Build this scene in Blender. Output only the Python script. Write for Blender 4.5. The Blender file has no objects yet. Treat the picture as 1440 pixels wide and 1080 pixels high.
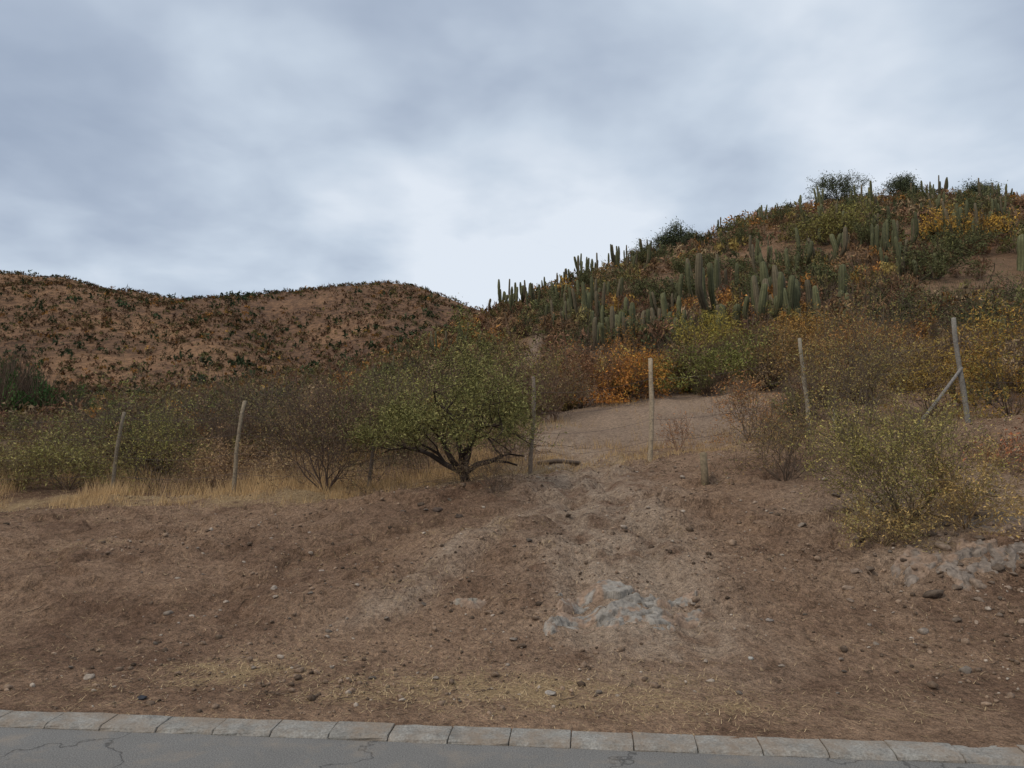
import bpy, math, numpy as np
from mathutils import Vector
R = np.random.RandomState(7)
scene = bpy.context.scene
scene.view_settings.view_transform='Standard'
scene.view_settings.look='None'
scene.view_settings.exposure=0
H=1.75

# ---------------------------------------------------------------- noise
def _h(xi,yi,seed):
    n=(xi*374761393+yi*668265263+seed*144269504)&0xffffffff
    n=((n^(n>>13))*1274126177)&0xffffffff
    n=n^(n>>16)
    return (n&0xffffff)/float(0xffffff)
def vn(x,y,seed=0):
    x=np.asarray(x,float);y=np.asarray(y,float)
    xi=np.floor(x).astype(np.int64);yi=np.floor(y).astype(np.int64)
    fx=x-xi;fy=y-yi
    fx=fx*fx*fx*(fx*(fx*6-15)+10);fy=fy*fy*fy*(fy*(fy*6-15)+10)
    a=_h(xi,yi,seed);b=_h(xi+1,yi,seed);c=_h(xi,yi+1,seed);d=_h(xi+1,yi+1,seed)
    return (a+(b-a)*fx)+((c+(d-c)*fx)-(a+(b-a)*fx))*fy
def fbm(x,y,seed=0,o=4,g=.5):
    s=0;a=1;t=0
    for i in range(o):
        s=s+a*(vn(x*2**i+i*17.3,y*2**i-i*9.1,seed+i)-.5);t+=a;a*=g
    return s/t*2
def sst(x,a,b):
    t=np.clip((np.asarray(x,float)-a)/(b-a),0,1);return t*t*(3-2*t)

# ---------------------------------------------------------------- terrain
# bearing tangent (x/y) -> elevation tangent, one profile for each distance north
B=lambda *p:(np.array([q[0] for q in p]),np.array([q[1] for q in p]))
ROWS=[
(12,B((-.67,-.055),(-.3,-.05),(0,-.02),(.26,.005),(.4,.03),(.67,.045))),
(15,B((-.67,-.042),(-.48,-.045),(-.3,-.036),(-.157,-.02),(0,0),(.12,.006),(.26,.012),(.4,.03),(.54,.045),(.67,.05))),
(20,B((-.67,-.012),(-.3,0),(-.157,.02),(0,.04),(.12,.062),(.26,.073),(.4,.085),(.54,.095),(.67,.10))),
(35,B((-.67,.02),(-.48,.02),(-.3,.03),(-.157,.06),(0,.09),(.12,.12),(.26,.135),(.4,.152),(.54,.17),(.67,.18))),
(60,B((-.67,.042),(-.48,.042),(-.3,.055),(-.157,.085),(0,.142),(.12,.188),(.26,.215),(.4,.24),(.54,.257),(.67,.266))),
(90,B((-.67,.055),(-.48,.06),(-.3,.085),(-.157,.125),(-.08,.158),(-.02,.188),(.04,.208),(.12,.236),(.167,.255),(.21,.268),(.26,.278),(.31,.296),(.4,.312),(.54,.328),(.67,.33))),
(108,B((-.67,.062),(-.48,.068),(-.3,.09),(-.157,.122),(-.08,.152),(-.02,.184),(.04,.206),(.12,.236),(.167,.258),(.21,.272),(.26,.284),(.31,.304),(.36,.318),(.4,.328),(.45,.338),(.54,.343),(.6,.341),(.67,.333))),
(135,B((-.67,.08),(-.48,.085),(-.3,.1),(-.157,.11),(-.02,.14),(.12,.19),(.26,.24),(.4,.28),(.54,.29),(.67,.29))),
(170,B((-.67,.12),(-.48,.12),(-.3,.135),(-.157,.13),(-.02,.12),(.12,.13),(.4,.18),(.67,.2))),
(215,B((-.67,.195),(-.48,.175),(-.3,.18),(-.2,.19),(-.1,.165),(-.02,.15),(.12,.13),(.4,.14),(.67,.16))),
(265,B((-.9,.255),(-.667,.249),(-.593,.246),(-.52,.228),(-.444,.215),(-.37,.218),(-.296,.222),(-.222,.232),(-.176,.239),(-.13,.236),(-.093,.218),(-.028,.194),(.05,.17),(.2,.15),(.67,.14))),
(300,B((-.9,.23),(-.667,.225),(-.44,.195),(-.296,.2),(-.176,.21),(-.093,.195),(-.028,.17),(.1,.14),(.67,.12))),
(450,B((-.9,.13),(.9,.07))),
(1000,B((-.9,.05),(.9,.03))),
]
_t=np.linspace(math.log(12),math.log(1000),500)
_u=np.linspace(-1.3,1.3,521)
_rows=np.array([np.interp(_u,r[1][0],r[1][1]) for r in ROWS])
_ry=np.log([r[0] for r in ROWS])
TAB=np.array([np.interp(_t,_ry,_rows[:,j]) for j in range(len(_u))]).T
def blur(A,n,ax):
    k=np.hanning(n+2)[1:-1];k/=k.sum()
    P=np.pad(A,[(n//2,n//2) if a==ax else (0,0) for a in range(2)],mode='edge')
    return np.apply_along_axis(lambda v:np.convolve(v,k,'valid'),ax,P)
TAB=blur(blur(TAB,13,0),9,1)
def tab(u,Y):
    a=(np.log(np.clip(Y,12.01,999))-_t[0])/(_t[1]-_t[0]);b=(np.clip(u,-1.299,1.299)+1.3)/(_u[1]-_u[0])
    i=np.clip(a.astype(int),0,498);j=np.clip(b.astype(int),0,519);fa=a-i;fb=b-j
    return (TAB[i,j]*(1-fa)+TAB[i+1,j]*fa)*(1-fb)+(TAB[i,j+1]*(1-fa)+TAB[i+1,j+1]*fa)*fb
def kerbY(X): return 5.03-.10*X
def h(X,Y):
    X=np.asarray(X,float);Y=np.asarray(Y,float)
    s=(Y-kerbY(X))*.995
    crest=np.interp(X,[-14,-8,-5,-2.5,0,2.3,5.2,8,14],[1.0,1.05,1.07,1.2,1.5,1.75,2.1,2.3,2.8])
    sw=s+.5*fbm(X*.35,Y*.2,5,2)*sst(s,.8,3)*(1-sst(s,7,9))
    pr=np.interp(sw,[-1,0,.6,1.3,2.2,4,5,6,7.5,9,12],[.0,.02,.03,.06,.18,.47,.61,.75,.92,1.0,1.02])
    near=crest*pr
    near=np.where(s<1.3,np.minimum(near,.04+.08*np.clip(s,0,9)),near)
    far=H+tab(X/np.maximum(Y,1),Y)*Y
    w=sst(Y,12.2,17)
    z=near*(1-w)+far*w
    k=sst(s,.15,1.5);nf=1-sst(Y,18,25)
    z=z+k*(.13*fbm(X*.45,Y*.45,11,3)*sst(s,1.5,4)+.075*fbm(X*1.7,Y*1.7,12,4)*sst(s,1,3)+.030*fbm(X*5,Y*5,13,4,.65)*nf)
    # tyre scars slanting up the bank
    for (xa,sl,ww,dp) in ((-2.3,.62,.11,.06),(-1.55,.60,.10,.06),(.62,.06,.14,.085),(1.62,-.04,.14,.085),(3.4,-.25,.12,.05)):
        z=z-dp*np.exp(-((X-(xa+sl*(Y-6.5)+.12*fbm(Y*.8,X*0,51,2)))/ww)**2)*sst(s,1.2,2.4)*(1-sst(Y,14,16))*(.6+.8*vn(X*.9,Y*.9,52))
    cl=np.clip(fbm(X*.8,Y*.8,33,3)*2.4+.15,0,1)*sst(s,1.4,2.6)
    z=z+cl*.13*(.25-np.abs(fbm(X*3.4,Y*3.4,34,4)))*(1-sst(Y,13,16))
    sc=fbm(X*.55+3,Y*.9,36,4);z=z+.10*sst(sc,.02,.07)*sst(s,2,3.5)*(1-sst(Y,11,13))
    sc=fbm(X*1.1+9,Y*1.5,38,4);z=z+.05*sst(sc,.0,.045)*sst(s,1.6,3)*(1-sst(Y,11,13))
    z=z+.006*fbm(X*9,Y*9,14,2)*sst(s,-.1,.05)
    z=z+.35*fbm(X*.12,Y*.12,15,3)*sst(Y,20,45)+1.0*fbm(X*.05,Y*.05,16,3)*sst(Y,40,80)*(1-.5*sst(Y,85,100))
    m=sst(Y,125,175)
    z=z+m*(10*(.5-np.abs(fbm(X*.024+.006*Y,Y*.006,17,3)))*(1-.8*sst(Y,225,262))+1.0*fbm(X*.05,Y*.05,18,3)-2.4)
    over=.03*fbm(X*2.2,Y*0,19,3)+.05*fbm(X*.7,Y*0,20,2)
    z=z*sst(s+over,-.14,-.02)+(-.06)*(1-sst(s+over,-.14,-.02))
    return z

# ---------------------------------------------------------------- mesh helper
def mesh_obj(name,V,F,cols=None,mat=None,smooth=False,parent=None,attrs=None,col_name='Col'):
    me=bpy.data.meshes.new(name)
    V=np.asarray(V,np.float32);F=np.asarray(F,np.int32)
    k=F.shape[1]
    me.vertices.add(len(V));me.vertices.foreach_set('co',V.ravel())
    me.loops.add(F.size);me.loops.foreach_set('vertex_index',F.ravel())
    me.polygons.add(len(F))
    me.polygons.foreach_set('loop_start',np.arange(0,F.size,k,dtype=np.int32))
    try: me.polygons.foreach_set('loop_total',np.full(len(F),k,np.int32))
    except Exception: pass
    if smooth: me.polygons.foreach_set('use_smooth',np.ones(len(F),bool))
    me.update(calc_edges=True)
    if cols is not None:
        a=me.color_attributes.new(col_name,'FLOAT_COLOR','POINT')
        c=np.ones((len(V),4),np.float32);c[:,:3]=cols;a.data.foreach_set('color',c.ravel())
    if attrs:
        for n,v in attrs.items():
            a=me.attributes.new(n,'FLOAT','POINT');a.data.foreach_set('value',np.asarray(v,np.float32).ravel())
    ob=bpy.data.objects.new(name,me);scene.collection.objects.link(ob)
    if mat: me.materials.append(mat)
    if parent: ob.parent=parent
    return ob
class NT:
    def __init__(s,mat):
        mat.use_nodes=True;s.t=mat.node_tree;s.t.nodes.clear()
    def n(s,typ,**kw):
        nd=s.t.nodes.new(typ)
        ins=kw.pop('ins',{})
        for k,v in kw.items(): setattr(nd,k,v)
        for k,v in ins.items():
            if isinstance(v,bpy.types.NodeSocket): s.t.links.new(v,nd.inputs[k])
            else: nd.inputs[k].default_value=v
        return nd
def math_(T,op,a,b=0.0,c=None,clamp=False):
    i={0:a,1:b}
    if c is not None:i[2]=c
    return T.n('ShaderNodeMath',operation=op,use_clamp=clamp,ins=i).outputs[0]
def mixc(T,f,a,b,bt='MIX'):
    nd=T.n('ShaderNodeMix',data_type='RGBA',blend_type=bt)
    for k,v in ((0,f),(6,a),(7,b)):
        if isinstance(v,bpy.types.NodeSocket): T.t.links.new(v,nd.inputs[k])
        else: nd.inputs[k].default_value=v if k==0 else (*v,1) if len(v)==3 else v
    return nd.outputs[2]
def ramp(T,f,stops):
    nd=T.n('ShaderNodeValToRGB',ins={0:f});e=nd.color_ramp.elements
    while len(e)<len(stops): e.new(.5)
    for i,(p,c) in enumerate(stops):
        e[i].position=p;e[i].color=(*c,1) if not isinstance(c,(int,float)) else (c,c,c,1)
    return nd.outputs[0]
def noise(T,vec,scale,detail=4,rough=.55,dist=0):
    return T.n('ShaderNodeTexNoise',ins={'Vector':vec,'Scale':scale,'Detail':detail,'Roughness':rough,'Distortion':dist}).outputs[0]
def finish(T,col,rough=.9,bump=None,bs=.3,bd=.02,spec=.15):
    p=T.n('ShaderNodeBsdfPrincipled');o=T.n('ShaderNodeOutputMaterial')
    T.t.links.new(col,p.inputs['Base Color']);p.inputs['Roughness'].default_value=rough
    p.inputs['Specular IOR Level'].default_value=spec
    if bump is not None:
        b=T.n('ShaderNodeBump',ins={'Height':bump,'Strength':bs,'Distance':bd});T.t.links.new(b.outputs[0],p.inputs['Normal'])
    T.t.links.new(p.outputs[0],o.inputs[0]);return p

mfol=bpy.data.materials.new('foliage');T=NT(mfol)
a=T.n('ShaderNodeAttribute',attribute_name='Col')
d=T.n('ShaderNodeBsdfDiffuse',ins={'Color':a.outputs['Color'],'Roughness':0.0})
o=T.n('ShaderNodeOutputMaterial',ins={0:d.outputs[0]})
def attr_mat(name,scale,lo,hi,rough=.9,bs=.4,bd=.01):
    m=bpy.data.materials.new(name);T=NT(m)
    a=T.n('ShaderNodeAttribute',attribute_name='Col')
    g=T.n('ShaderNodeNewGeometry')
    n1=noise(T,g.outputs['Position'],scale,4,.65)
    r=ramp(T,n1,[(.3,lo),(.7,hi)])
    c=mixc(T,1.0,a.outputs['Color'],r,'MULTIPLY')
    finish(T,c,rough,n1,bs,bd);return m
mrock=attr_mat('rock',18,.5,1.25,.92,.9,.03)
mbark=attr_mat('bark',45,.5,1.3)
mcact=attr_mat('cactus_skin',6,.75,1.2,.8,.2,.02)
mwood=attr_mat('weathered_wood',30,.6,1.25,.9,.4,.01)

# ---------------------------------------------------------------- ground
ys=np.concatenate([np.linspace(-6,4.4,14),np.arange(4.5,16.5,.030),16.5*1.0125**np.arange(0,330)])
us=np.linspace(-1.15,1.15,860)
YY=np.repeat(ys[:,None],len(us),1);XX=us[None,:]*(np.maximum(YY,0)+8.5)
ZZ=h(XX.ravel(),YY.ravel())
V=np.stack([XX.ravel(),YY.ravel(),ZZ],1)
nr,nc=YY.shape
ii=np.arange(nr*nc).reshape(nr,nc)
F=np.stack([ii[:-1,:-1].ravel(),ii[:-1,1:].ravel(),ii[1:,1:].ravel(),ii[1:,:-1].ravel()],1)
X=V[:,0];Y=V[:,1];s=Y-kerbY(X);u=X/np.maximum(Y,1)
def strawmask(X,Y):
    s=Y-kerbY(X);u=X/np.maximum(Y,1)
    n=fbm(X*.9,Y*1.6,41,5,.6);n2=fbm(X*.25,Y*.5,42,3)
    m=.50*np.exp(-((s-.75-.35*n2)/.6)**2)*(.75+1.8*n)
    crestband=np.exp(-((Y-13.6-.9*n2)/1.4)**2)*(.7+1.1*n)*(1-.75*sst(X,3.2,5))
    m=np.maximum(m,crestband)
    m=np.maximum(m,sst(Y,15,17)*(1-sst(Y,30,45))*(.5+.8*n)*(1-sst(u,-.02,.05)))
    m=np.maximum(m,np.exp(-((X-6.0)/2)**2-((Y-8.5)/2.5)**2)*(.2+.9*n))
    m=np.maximum(m,sst(X,3,6)*(1-sst(s,2,4))*(.2+.8*n)*sst(s,.1,.5))
    m=np.maximum(m,.5*sst(s,.8,3)*(1-sst(Y,24,30))*np.clip(n*1.2-.05,0,1))
    return np.clip(m,0,1)
st=strawmask(X,Y)
n1=fbm(X*.35,Y*.35,43,4);n2=fbm(X*1.4,Y*1.4,44,5,.6);n3=fbm(X*4,Y*4,47,4,.6)
c1=np.array([.385,.240,.148]);c2=np.array([.225,.132,.082]);c3=np.array([.50,.365,.255])
t=np.clip(.52+.8*n1+.8*n2+.6*n3,0,1)[:,None]
C=c2*(1-t)+c1*t
trk=np.exp(-(np.abs(X-(1.12-.03*(Y-9)+.12*n1))/(.80+.02*Y))**3)*sst(s,.4,2)*(1-sst(Y,24,28))*.8*np.clip(.75+1.2*n3+.6*n2,0,1)
trk=np.maximum(trk,np.exp(-((X-(-1.9+.61*(Y-6.5)))/.38)**2)*sst(s,1.6,2.6)*(1-sst(s,5,7))*.85*np.clip(.6+1.5*n2,0,1))
trk=np.maximum(trk,.6*sst(X,2.5,4.5)*sst(s,2,3)*(1-sst(s,5,7))*np.clip(.4+n2,0,1))
trk=np.maximum(trk,.5*sst(Y,14,16)*(1-sst(Y,24,30))*sst(u,.0,.06)*(1-sst(u,.28,.36)))
C=C*(1-trk[:,None])+c3*trk[:,None]
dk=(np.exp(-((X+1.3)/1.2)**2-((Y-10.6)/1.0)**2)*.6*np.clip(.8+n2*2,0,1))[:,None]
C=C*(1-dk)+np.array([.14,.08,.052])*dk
hill=sst(Y,24,36)[:,None]
hn=np.clip(.5+1.1*fbm(X*.16,Y*.16,45,4),0,1)[:,None]
C=C*(1-hill)+hill*(np.array([.16,.092,.052])*(1-hn)+np.array([.27,.165,.095])*hn)
path=(np.exp(-((u-.035-.012*np.sin(Y*.11))/.012)**2)*sst(Y,26,34)*(1-sst(Y,70,80)))[:,None]
C=C*(1-path)+np.array([.33,.23,.16])*path
mt=sst(Y,115,150)[:,None]
mn=np.clip(.45+1.7*fbm(X*.045,Y*.045,46,5,.65),0,1)[:,None]
C=C*(1-mt)+mt*(np.array([.115,.064,.042])*(1-mn)+np.array([.31,.17,.09])*mn)
mg=bpy.data.materials.new('dry_earth');T=NT(mg)
ga=T.n('ShaderNodeAttribute',attribute_name='Col');gs=T.n('ShaderNodeAttribute',attribute_name='straw')
gf=T.n('ShaderNodeAttribute',attribute_name='farm')
pos=T.n('ShaderNodeNewGeometry').outputs['Position']
nB=noise(T,pos,15,5,.75);nC=noise(T,pos,85,2,.7)
v1=T.n('ShaderNodeTexVoronoi',feature='F1',ins={'Vector':pos,'Scale':26.0,'Randomness':1.0})
m2=ramp(T,nB,[(.3,.42),(.5,1.0),(.7,1.42)]);m3=ramp(T,nC,[(.3,.5),(.7,1.45)])
c=mixc(T,1,ga.outputs['Color'],m2,'MULTIPLY');c=mixc(T,.85,c,m3,'MULTIPLY')
mp=T.n('ShaderNodeMapping',ins={'Vector':pos,'Scale':(12,80,30),'Rotation':(0,0,.5)})
mp2=T.n('ShaderNodeMapping',ins={'Vector':pos,'Scale':(80,14,30),'Rotation':(0,0,.35)})
sa=noise(T,mp.outputs[0],1,2,.6,.8);sb=noise(T,mp2.outputs[0],1,2,.6,.8)
thr=math_(T,'MAXIMUM',sa,sb)
lowf=noise(T,pos,4,4,.7)
e=math_(T,'ADD',math_(T,'ADD',math_(T,'MULTIPLY',gs.outputs['Fac'],.36),math_(T,'MULTIPLY',thr,1.0)),math_(T,'MULTIPLY',lowf,.6))
e=math_(T,'SUBTRACT',e,.5)
sm=ramp(T,e,[(.52,0),(.62,1)])
scol=mixc(T,nC,(.34,.215,.10),(.64,.45,.24))
c=mixc(T,math_(T,'MULTIPLY',sm,.75),c,scol)
nF=noise(T,pos,.6,5,.8)
fm=mixc(T,ramp(T,nF,[(.42,0),(.58,1)]),(.055,.037,.025),(.32,.175,.09))
c=mixc(T,math_(T,'MULTIPLY',gf.outputs['Fac'],.5),c,fm)
bh=math_(T,'ADD',math_(T,'MULTIPLY',nB,1.5),math_(T,'ADD',math_(T,'MULTIPLY',nC,.5),math_(T,'MULTIPLY',v1.outputs['Distance'],-.6)))
finish(T,c,.95,bh,1.0,.065,.05)
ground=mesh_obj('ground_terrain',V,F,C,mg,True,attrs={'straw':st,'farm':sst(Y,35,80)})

# ---------------------------------------------------------------- road + kerb
mr=bpy.data.materials.new('old_asphalt');T=NT(mr);pos=T.n('ShaderNodeNewGeometry').outputs['Position']
nA=noise(T,pos,1.3,5,.6);nB=noise(T,pos,120,2,.7)
c=mixc(T,nA,(.145,.132,.115),(.215,.198,.175));c=mixc(T,1,c,ramp(T,nB,[(.3,.5),(.7,1.4)]),'MULTIPLY')
wv=T.n('ShaderNodeVectorMath',operation='ADD',ins={0:pos,1:T.n('ShaderNodeTexNoise',ins={'Vector':pos,'Scale':2.5,'Detail':4.0}).outputs['Color']}).outputs[0]
vo=T.n('ShaderNodeTexVoronoi',feature='DISTANCE_TO_EDGE',ins={'Vector':wv,'Scale':.75})
ck=ramp(T,vo.outputs['Distance'],[(.0,1),(.01,0)])
c=mixc(T,math_(T,'MULTIPLY',ck,.7),c,(.045,.04,.035))
c=mixc(T,math_(T,'MULTIPLY',ramp(T,noise(T,pos,4,5,.7),[(.5,0),(.75,1)]),.6),c,(.28,.22,.16))
finish(T,c,.9,math_(T,'SUBTRACT',nB,ck),.6,.008,.2)
KW=.215
rx=np.linspace(-16,16,60);V=[];F=[]
for x in rx:
    for k,yy in enumerate([-6.2,kerbY(x)-KW+.005]): V.append((x,yy,0.0))
for i in range(len(rx)-1): F.append((2*i,2*i+2,2*i+3,2*i+1))
mesh_obj('asphalt_road',V,F,None,mr)
mk=bpy.data.materials.new('kerb_concrete');T=NT(mk)
a=T.n('ShaderNodeAttribute',attribute_name='Col');pos=T.n('ShaderNodeNewGeometry').outputs['Position']
nA=noise(T,pos,9,6,.7);nB=noise(T,pos,60,3,.7)
c=mixc(T,1,a.outputs['Color'],ramp(T,nA,[(.3,.65),(.7,1.2)]),'MULTIPLY');c=mixc(T,1,c,ramp(T,nB,[(.3,.65),(.7,1.3)]),'MULTIPLY')
c=mixc(T,math_(T,'MULTIPLY',ramp(T,noise(T,pos,3.3,6,.75),[(.42,0),(.62,1)]),.75),c,(.26,.19,.13))
finish(T,c,.92,math_(T,'ADD',nA,nB),.8,.015,.15)
import bmesh
bm=bmesh.new();cl=bm.verts.layers.float_color.new('Col')
ang=math.atan(-.10);dx,dy=math.cos(ang),math.sin(ang);nx,ny=-dy,dx
L=.375
for i in range(-34,35):
    g=R.uniform(.003,.007);lift=R.uniform(-.004,.004);sh=R.uniform(-.005,.005);br=R.uniform(.92,1.07)
    prof=[(-KW,-.08),(-KW,.004),(-KW+.010,.014),(-KW+.03,.026),(-KW+.055,.031),(-.02,.038),(0,.034),(0,-.08)]
    a0=i*L+g/2;a1=(i+1)*L-g/2;b=.004
    rings=[]
    for (aa,ins) in ((a0,b),(a0+b,0),(a0+L*.33,0),(a0+L*.66,0),(a1-b,0),(a1,b)):
        ring=[]
        for (q,z) in prof:
            q2=q+sh+(ins if q<-.15 else -ins)+R.normal()*.004;z2=z+lift-(ins if z>0 else 0)+R.normal()*.0018
            v=bm.verts.new((dx*aa+nx*q2,5.03+dy*aa+ny*q2,z2));v[cl]=(.30*br,.272*br,.23*br,1);ring.append(v)
        rings.append(ring)
    for r0,r1 in zip(rings[:-1],rings[1:]):
        for j in range(len(prof)-1): bm.faces.new((r0[j],r0[j+1],r1[j+1],r1[j]))
    bm.faces.new(rings[0][::-1]);bm.faces.new(rings[-1])
bmesh.ops.recalc_face_normals(bm,faces=bm.faces)
me=bpy.data.meshes.new('concrete_kerb');bm.to_mesh(me);bm.free();me.materials.append(mk)
scene.collection.objects.link(bpy.data.objects.new('concrete_kerb',me))

# ---------------------------------------------------------------- geometry kits
FB=1.55   # dry foliage is fairly light; one gain for all leaf colours
def rdir(n,rs): v=rs.normal(size=(n,3));return v/np.linalg.norm(v,axis=1)[:,None]
def leaves(Cn,size,rs,flat=1.0,elong=1.0):
    n=len(Cn);a=rdir(n,rs);b=rdir(n,rs);a[:,2]*=flat;b[:,2]*=flat
    size=(np.ones(n)*size*rs.uniform(.6,1.35,n))[:,None]
    V=np.stack([Cn+a*size*elong,Cn+b*size*.6,Cn-(a*elong+b*.3)*size*.6],1).reshape(-1,3)
    return V,np.arange(3*n).reshape(n,3)
def tubes(P0,P1,R0,R1,k=4):
    P0=np.asarray(P0);P1=np.asarray(P1);R0=np.asarray(R0)[:,None];R1=np.asarray(R1)[:,None]
    d=P1-P0;d/=np.linalg.norm(d,axis=1)[:,None]+1e-9
    ref=np.where(np.abs(d[:,2:3])>.9,np.array([[1.,0,0]]),np.array([[0,0,1.]]))
    a=np.cross(d,ref);a/=np.linalg.norm(a,axis=1)[:,None];b=np.cross(d,a)
    V=[]
    for P,Rr in ((P0,R0),(P1,R1)):
        for j in range(k):
            t=2*math.pi*j/k;V.append(P+Rr*(a*math.cos(t)+b*math.sin(t)))
    n=len(P0);V=np.stack(V,1).reshape(-1,3);base=(np.arange(n)*2*k)[:,None]
    f=[]
    for j in range(k):
        j2=(j+1)%k;f.append((j,j2,k+j2));f.append((j,k+j2,k+j))
    F=(base[:,:,None]+np.array(f)[None]).reshape(-1,3)
    return V,F
def join(parts):
    V=[];F=[];C=[];o=0
    for v,f,c in parts:
        V.append(v);F.append(f+o);C.append(np.broadcast_to(c,(len(v),3)));o+=len(v)
    return np.concatenate(V),np.concatenate(F),np.concatenate(C)
def grow(rs,stems,levels,spread,trop,wob,kids=3,r0=.03,shr=.68,ang=.75,stemL=1.0,nseg=3,first=.5,trunk=0):
    P0=[];P1=[];A=[];Bq=[];tips=[]
    def br(p,d,L,r,lev,top):
        for i in range(nseg):
            d=d+rs.normal(size=3)*wob;d[2]+=trop;d/=np.linalg.norm(d)
            q=p+d*L/nseg;ra=r*(1-.33*i/nseg*1.2);rb=r*(1-.33*(i+1)/nseg*1.2)
            P0.append(p);P1.append(q);A.append(ra);Bq.append(rb);p=q
            if lev<=1: tips.append(q)
            if lev>0 and (i>0 or (rs.rand()<first and not top) or (top and rs.rand()<first*.6)):
                for _ in range(kids if i==nseg-1 else max(1,kids-1)):
                    e=rs.normal(size=3);e-=d*e.dot(d);e/=np.linalg.norm(e)
                    a=ang*rs.uniform(.6,1.3);br(q,d*math.cos(a)+e*math.sin(a),L*shr*rs.uniform(.75,1.2),rb*.62,lev-1,False)
    base=np.zeros(3)
    if trunk:
        p=np.zeros(3)
        for i in range(4):
            q=p+np.array([.05*math.sin(i*2.1)*trunk,.03*trunk*math.cos(i*3),trunk/4]);P0.append(p);P1.append(q);A.append(r0*(1.75-.12*i));Bq.append(r0*(1.75-.12*(i+1)));p=q
        base=p-np.array([0,0,trunk*.12])
    for i in range(stems):
        az=2*math.pi*(i+rs.rand()*.7)/stems;sp=spread*rs.uniform(.4,1.2)
        br(base+np.array([math.cos(az)*.02,math.sin(az)*.02,0.]),np.array([math.cos(az)*math.sin(sp),math.sin(az)*math.sin(sp),math.cos(sp)]),stemL*rs.uniform(.7,1.15),r0,levels,True)
    return np.array(P0),np.array(P1),np.array(A),np.array(Bq),np.array(tips)
def plant(name,x,y,w,hh,seed,stems=5,levels=3,spread=.7,trop=.05,wob=.2,kids=2,r0=.02,nleaf=4000,leaf=.02,
          cols=((.1,.1,.04),),twig=(.1,.075,.055),sig=.06,off=(0,0),sink=.05,minr=.0022,ang=.8,elong=1.3,depth=1.0,shr=.85,leafbias=0,first=.6,clump=2.2,droop=0,zmin=0.0,tg=1.2,trunk=0):
    rs=np.random.RandomState(seed)
    P0,P1,A,Bq,tips=grow(rs,stems,levels,spread,trop,wob,kids,r0,ang=ang,shr=shr,first=first,trunk=trunk)
    lo=np.percentile(tips,3,axis=0);hi=np.percentile(tips,97,axis=0)
    S=np.array([w/(hi[0]-lo[0]),w*depth/(hi[1]-lo[1]),hh/hi[2]]);cx=(lo[0]+hi[0])/2*S[0];cy=(lo[1]+hi[1])/2*S[1]
    def fix(P):
        Q=P*S;k=np.clip(Q[:,2:3]/(hh*.5),0,1)
        Q[:,0:1]+=k*(off[0]-cx);Q[:,1:2]+=k*(off[1]-cy)
        rr=np.hypot(Q[:,0]-off[0],Q[:,1]-off[1])/(w/2)
        Q[:,2]-=droop*np.clip(rr-.35,0,1)**1.5*hh*np.clip(Q[:,2]/(hh*.5),0,1)
        lowm=Q[:,2]<.01*hh
        Q[:,2]=np.where(lowm,.01+.05*np.abs(np.sin(Q[:,0]*37+Q[:,1]*23)),Q[:,2]);return Q
    Z0=P0[:,2]<1e-6
    P0=fix(P0);P0[Z0,2]=-.03;P1f=fix(P1);tp=fix(tips)
    bend=np.random.RandomState(seed+1)
    keep=(A>r0*.25)|(np.minimum(P0[:,2],P1f[:,2])>zmin*hh*.8)
    P0k,P1k,Ak,Bk=P0[keep],P1f[keep],A[keep],Bq[keep]
    V1,F1=tubes(P0k,P1k,np.maximum(Ak,minr),np.maximum(Bk,minr),5 if trunk else 4)
    tw=np.array(twig)*tg*bend.uniform(.7,1.3,len(P0k)).repeat(10 if trunk else 8)[:,None]
    parts=[(V1,F1,tw)]
    if nleaf:
        if zmin>0: tp=tp[tp[:,2]>zmin*hh]
        wgt=np.ones(len(tp))
        if leafbias: wgt=np.clip(tp[:,2]/hh,0.02,1)**leafbias
        wgt=wgt*(bend.rand(len(tp))**clump);wgt/=wgt.sum()
        idx=bend.choice(len(tp),nleaf,p=wgt)
        Cn=tp[idx]+bend.normal(size=(nleaf,3))*sig
        Cn[:,2]=np.maximum(Cn[:,2],.01)
        V2,F2=leaves(Cn,leaf,bend,1,elong)
        cc=np.array(cols)[(np.floor(bend.rand(nleaf)*.4*len(cols)+bend.rand(len(tp))[idx]*.6*len(cols))).astype(int)%len(cols)]
        cc=cc*FB*bend.uniform(.5,1.45,nleaf)[:,None]
        parts.append((V2,F2,cc.repeat(3,0)))
    V,F,C=join(parts)
    ob=mesh_obj(name,V,F,C,mfol)
    ob.location=(x,y,float(h(x,y))-sink)
    return ob

# ---------------------------------------------------------------- foreground plants
GRN=((.112,.105,.034),(.145,.13,.045),(.082,.078,.027),(.175,.15,.055),(.115,.108,.036))
plant('acacia_tree',-.72,12.3,3.05,2.3,3,stems=6,levels=4,spread=.9,trop=.03,wob=.24,kids=2,r0=.055,nleaf=30000,leaf=.0235,shr=.72,first=.25,
      cols=GRN,twig=(.05,.036,.028),sig=.075,off=(-.45,0),droop=.22,clump=1.7,zmin=.30,tg=1,trunk=.28)
DRY=((.17,.105,.055),(.13,.085,.045),(.2,.14,.06),(.12,.1,.045))
TW=(.13,.09,.062)
plant('dry_shrub',-3.2,13.3,1.9,1.75,5,stems=12,levels=3,spread=.9,nleaf=5500,leaf=.02,cols=DRY,twig=(.09,.062,.047),r0=.014)
plant('dry_shrub',-.25,11.0,.8,.6,6,stems=9,levels=3,spread=.8,nleaf=500,leaf=.014,cols=DRY,twig=TW,r0=.007,kids=1)
plant('dry_shrub',-.75,11.9,1.0,.4,66,stems=9,levels=2,spread=1.0,nleaf=900,leaf=.014,cols=DRY,twig=TW,r0=.006)
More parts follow.
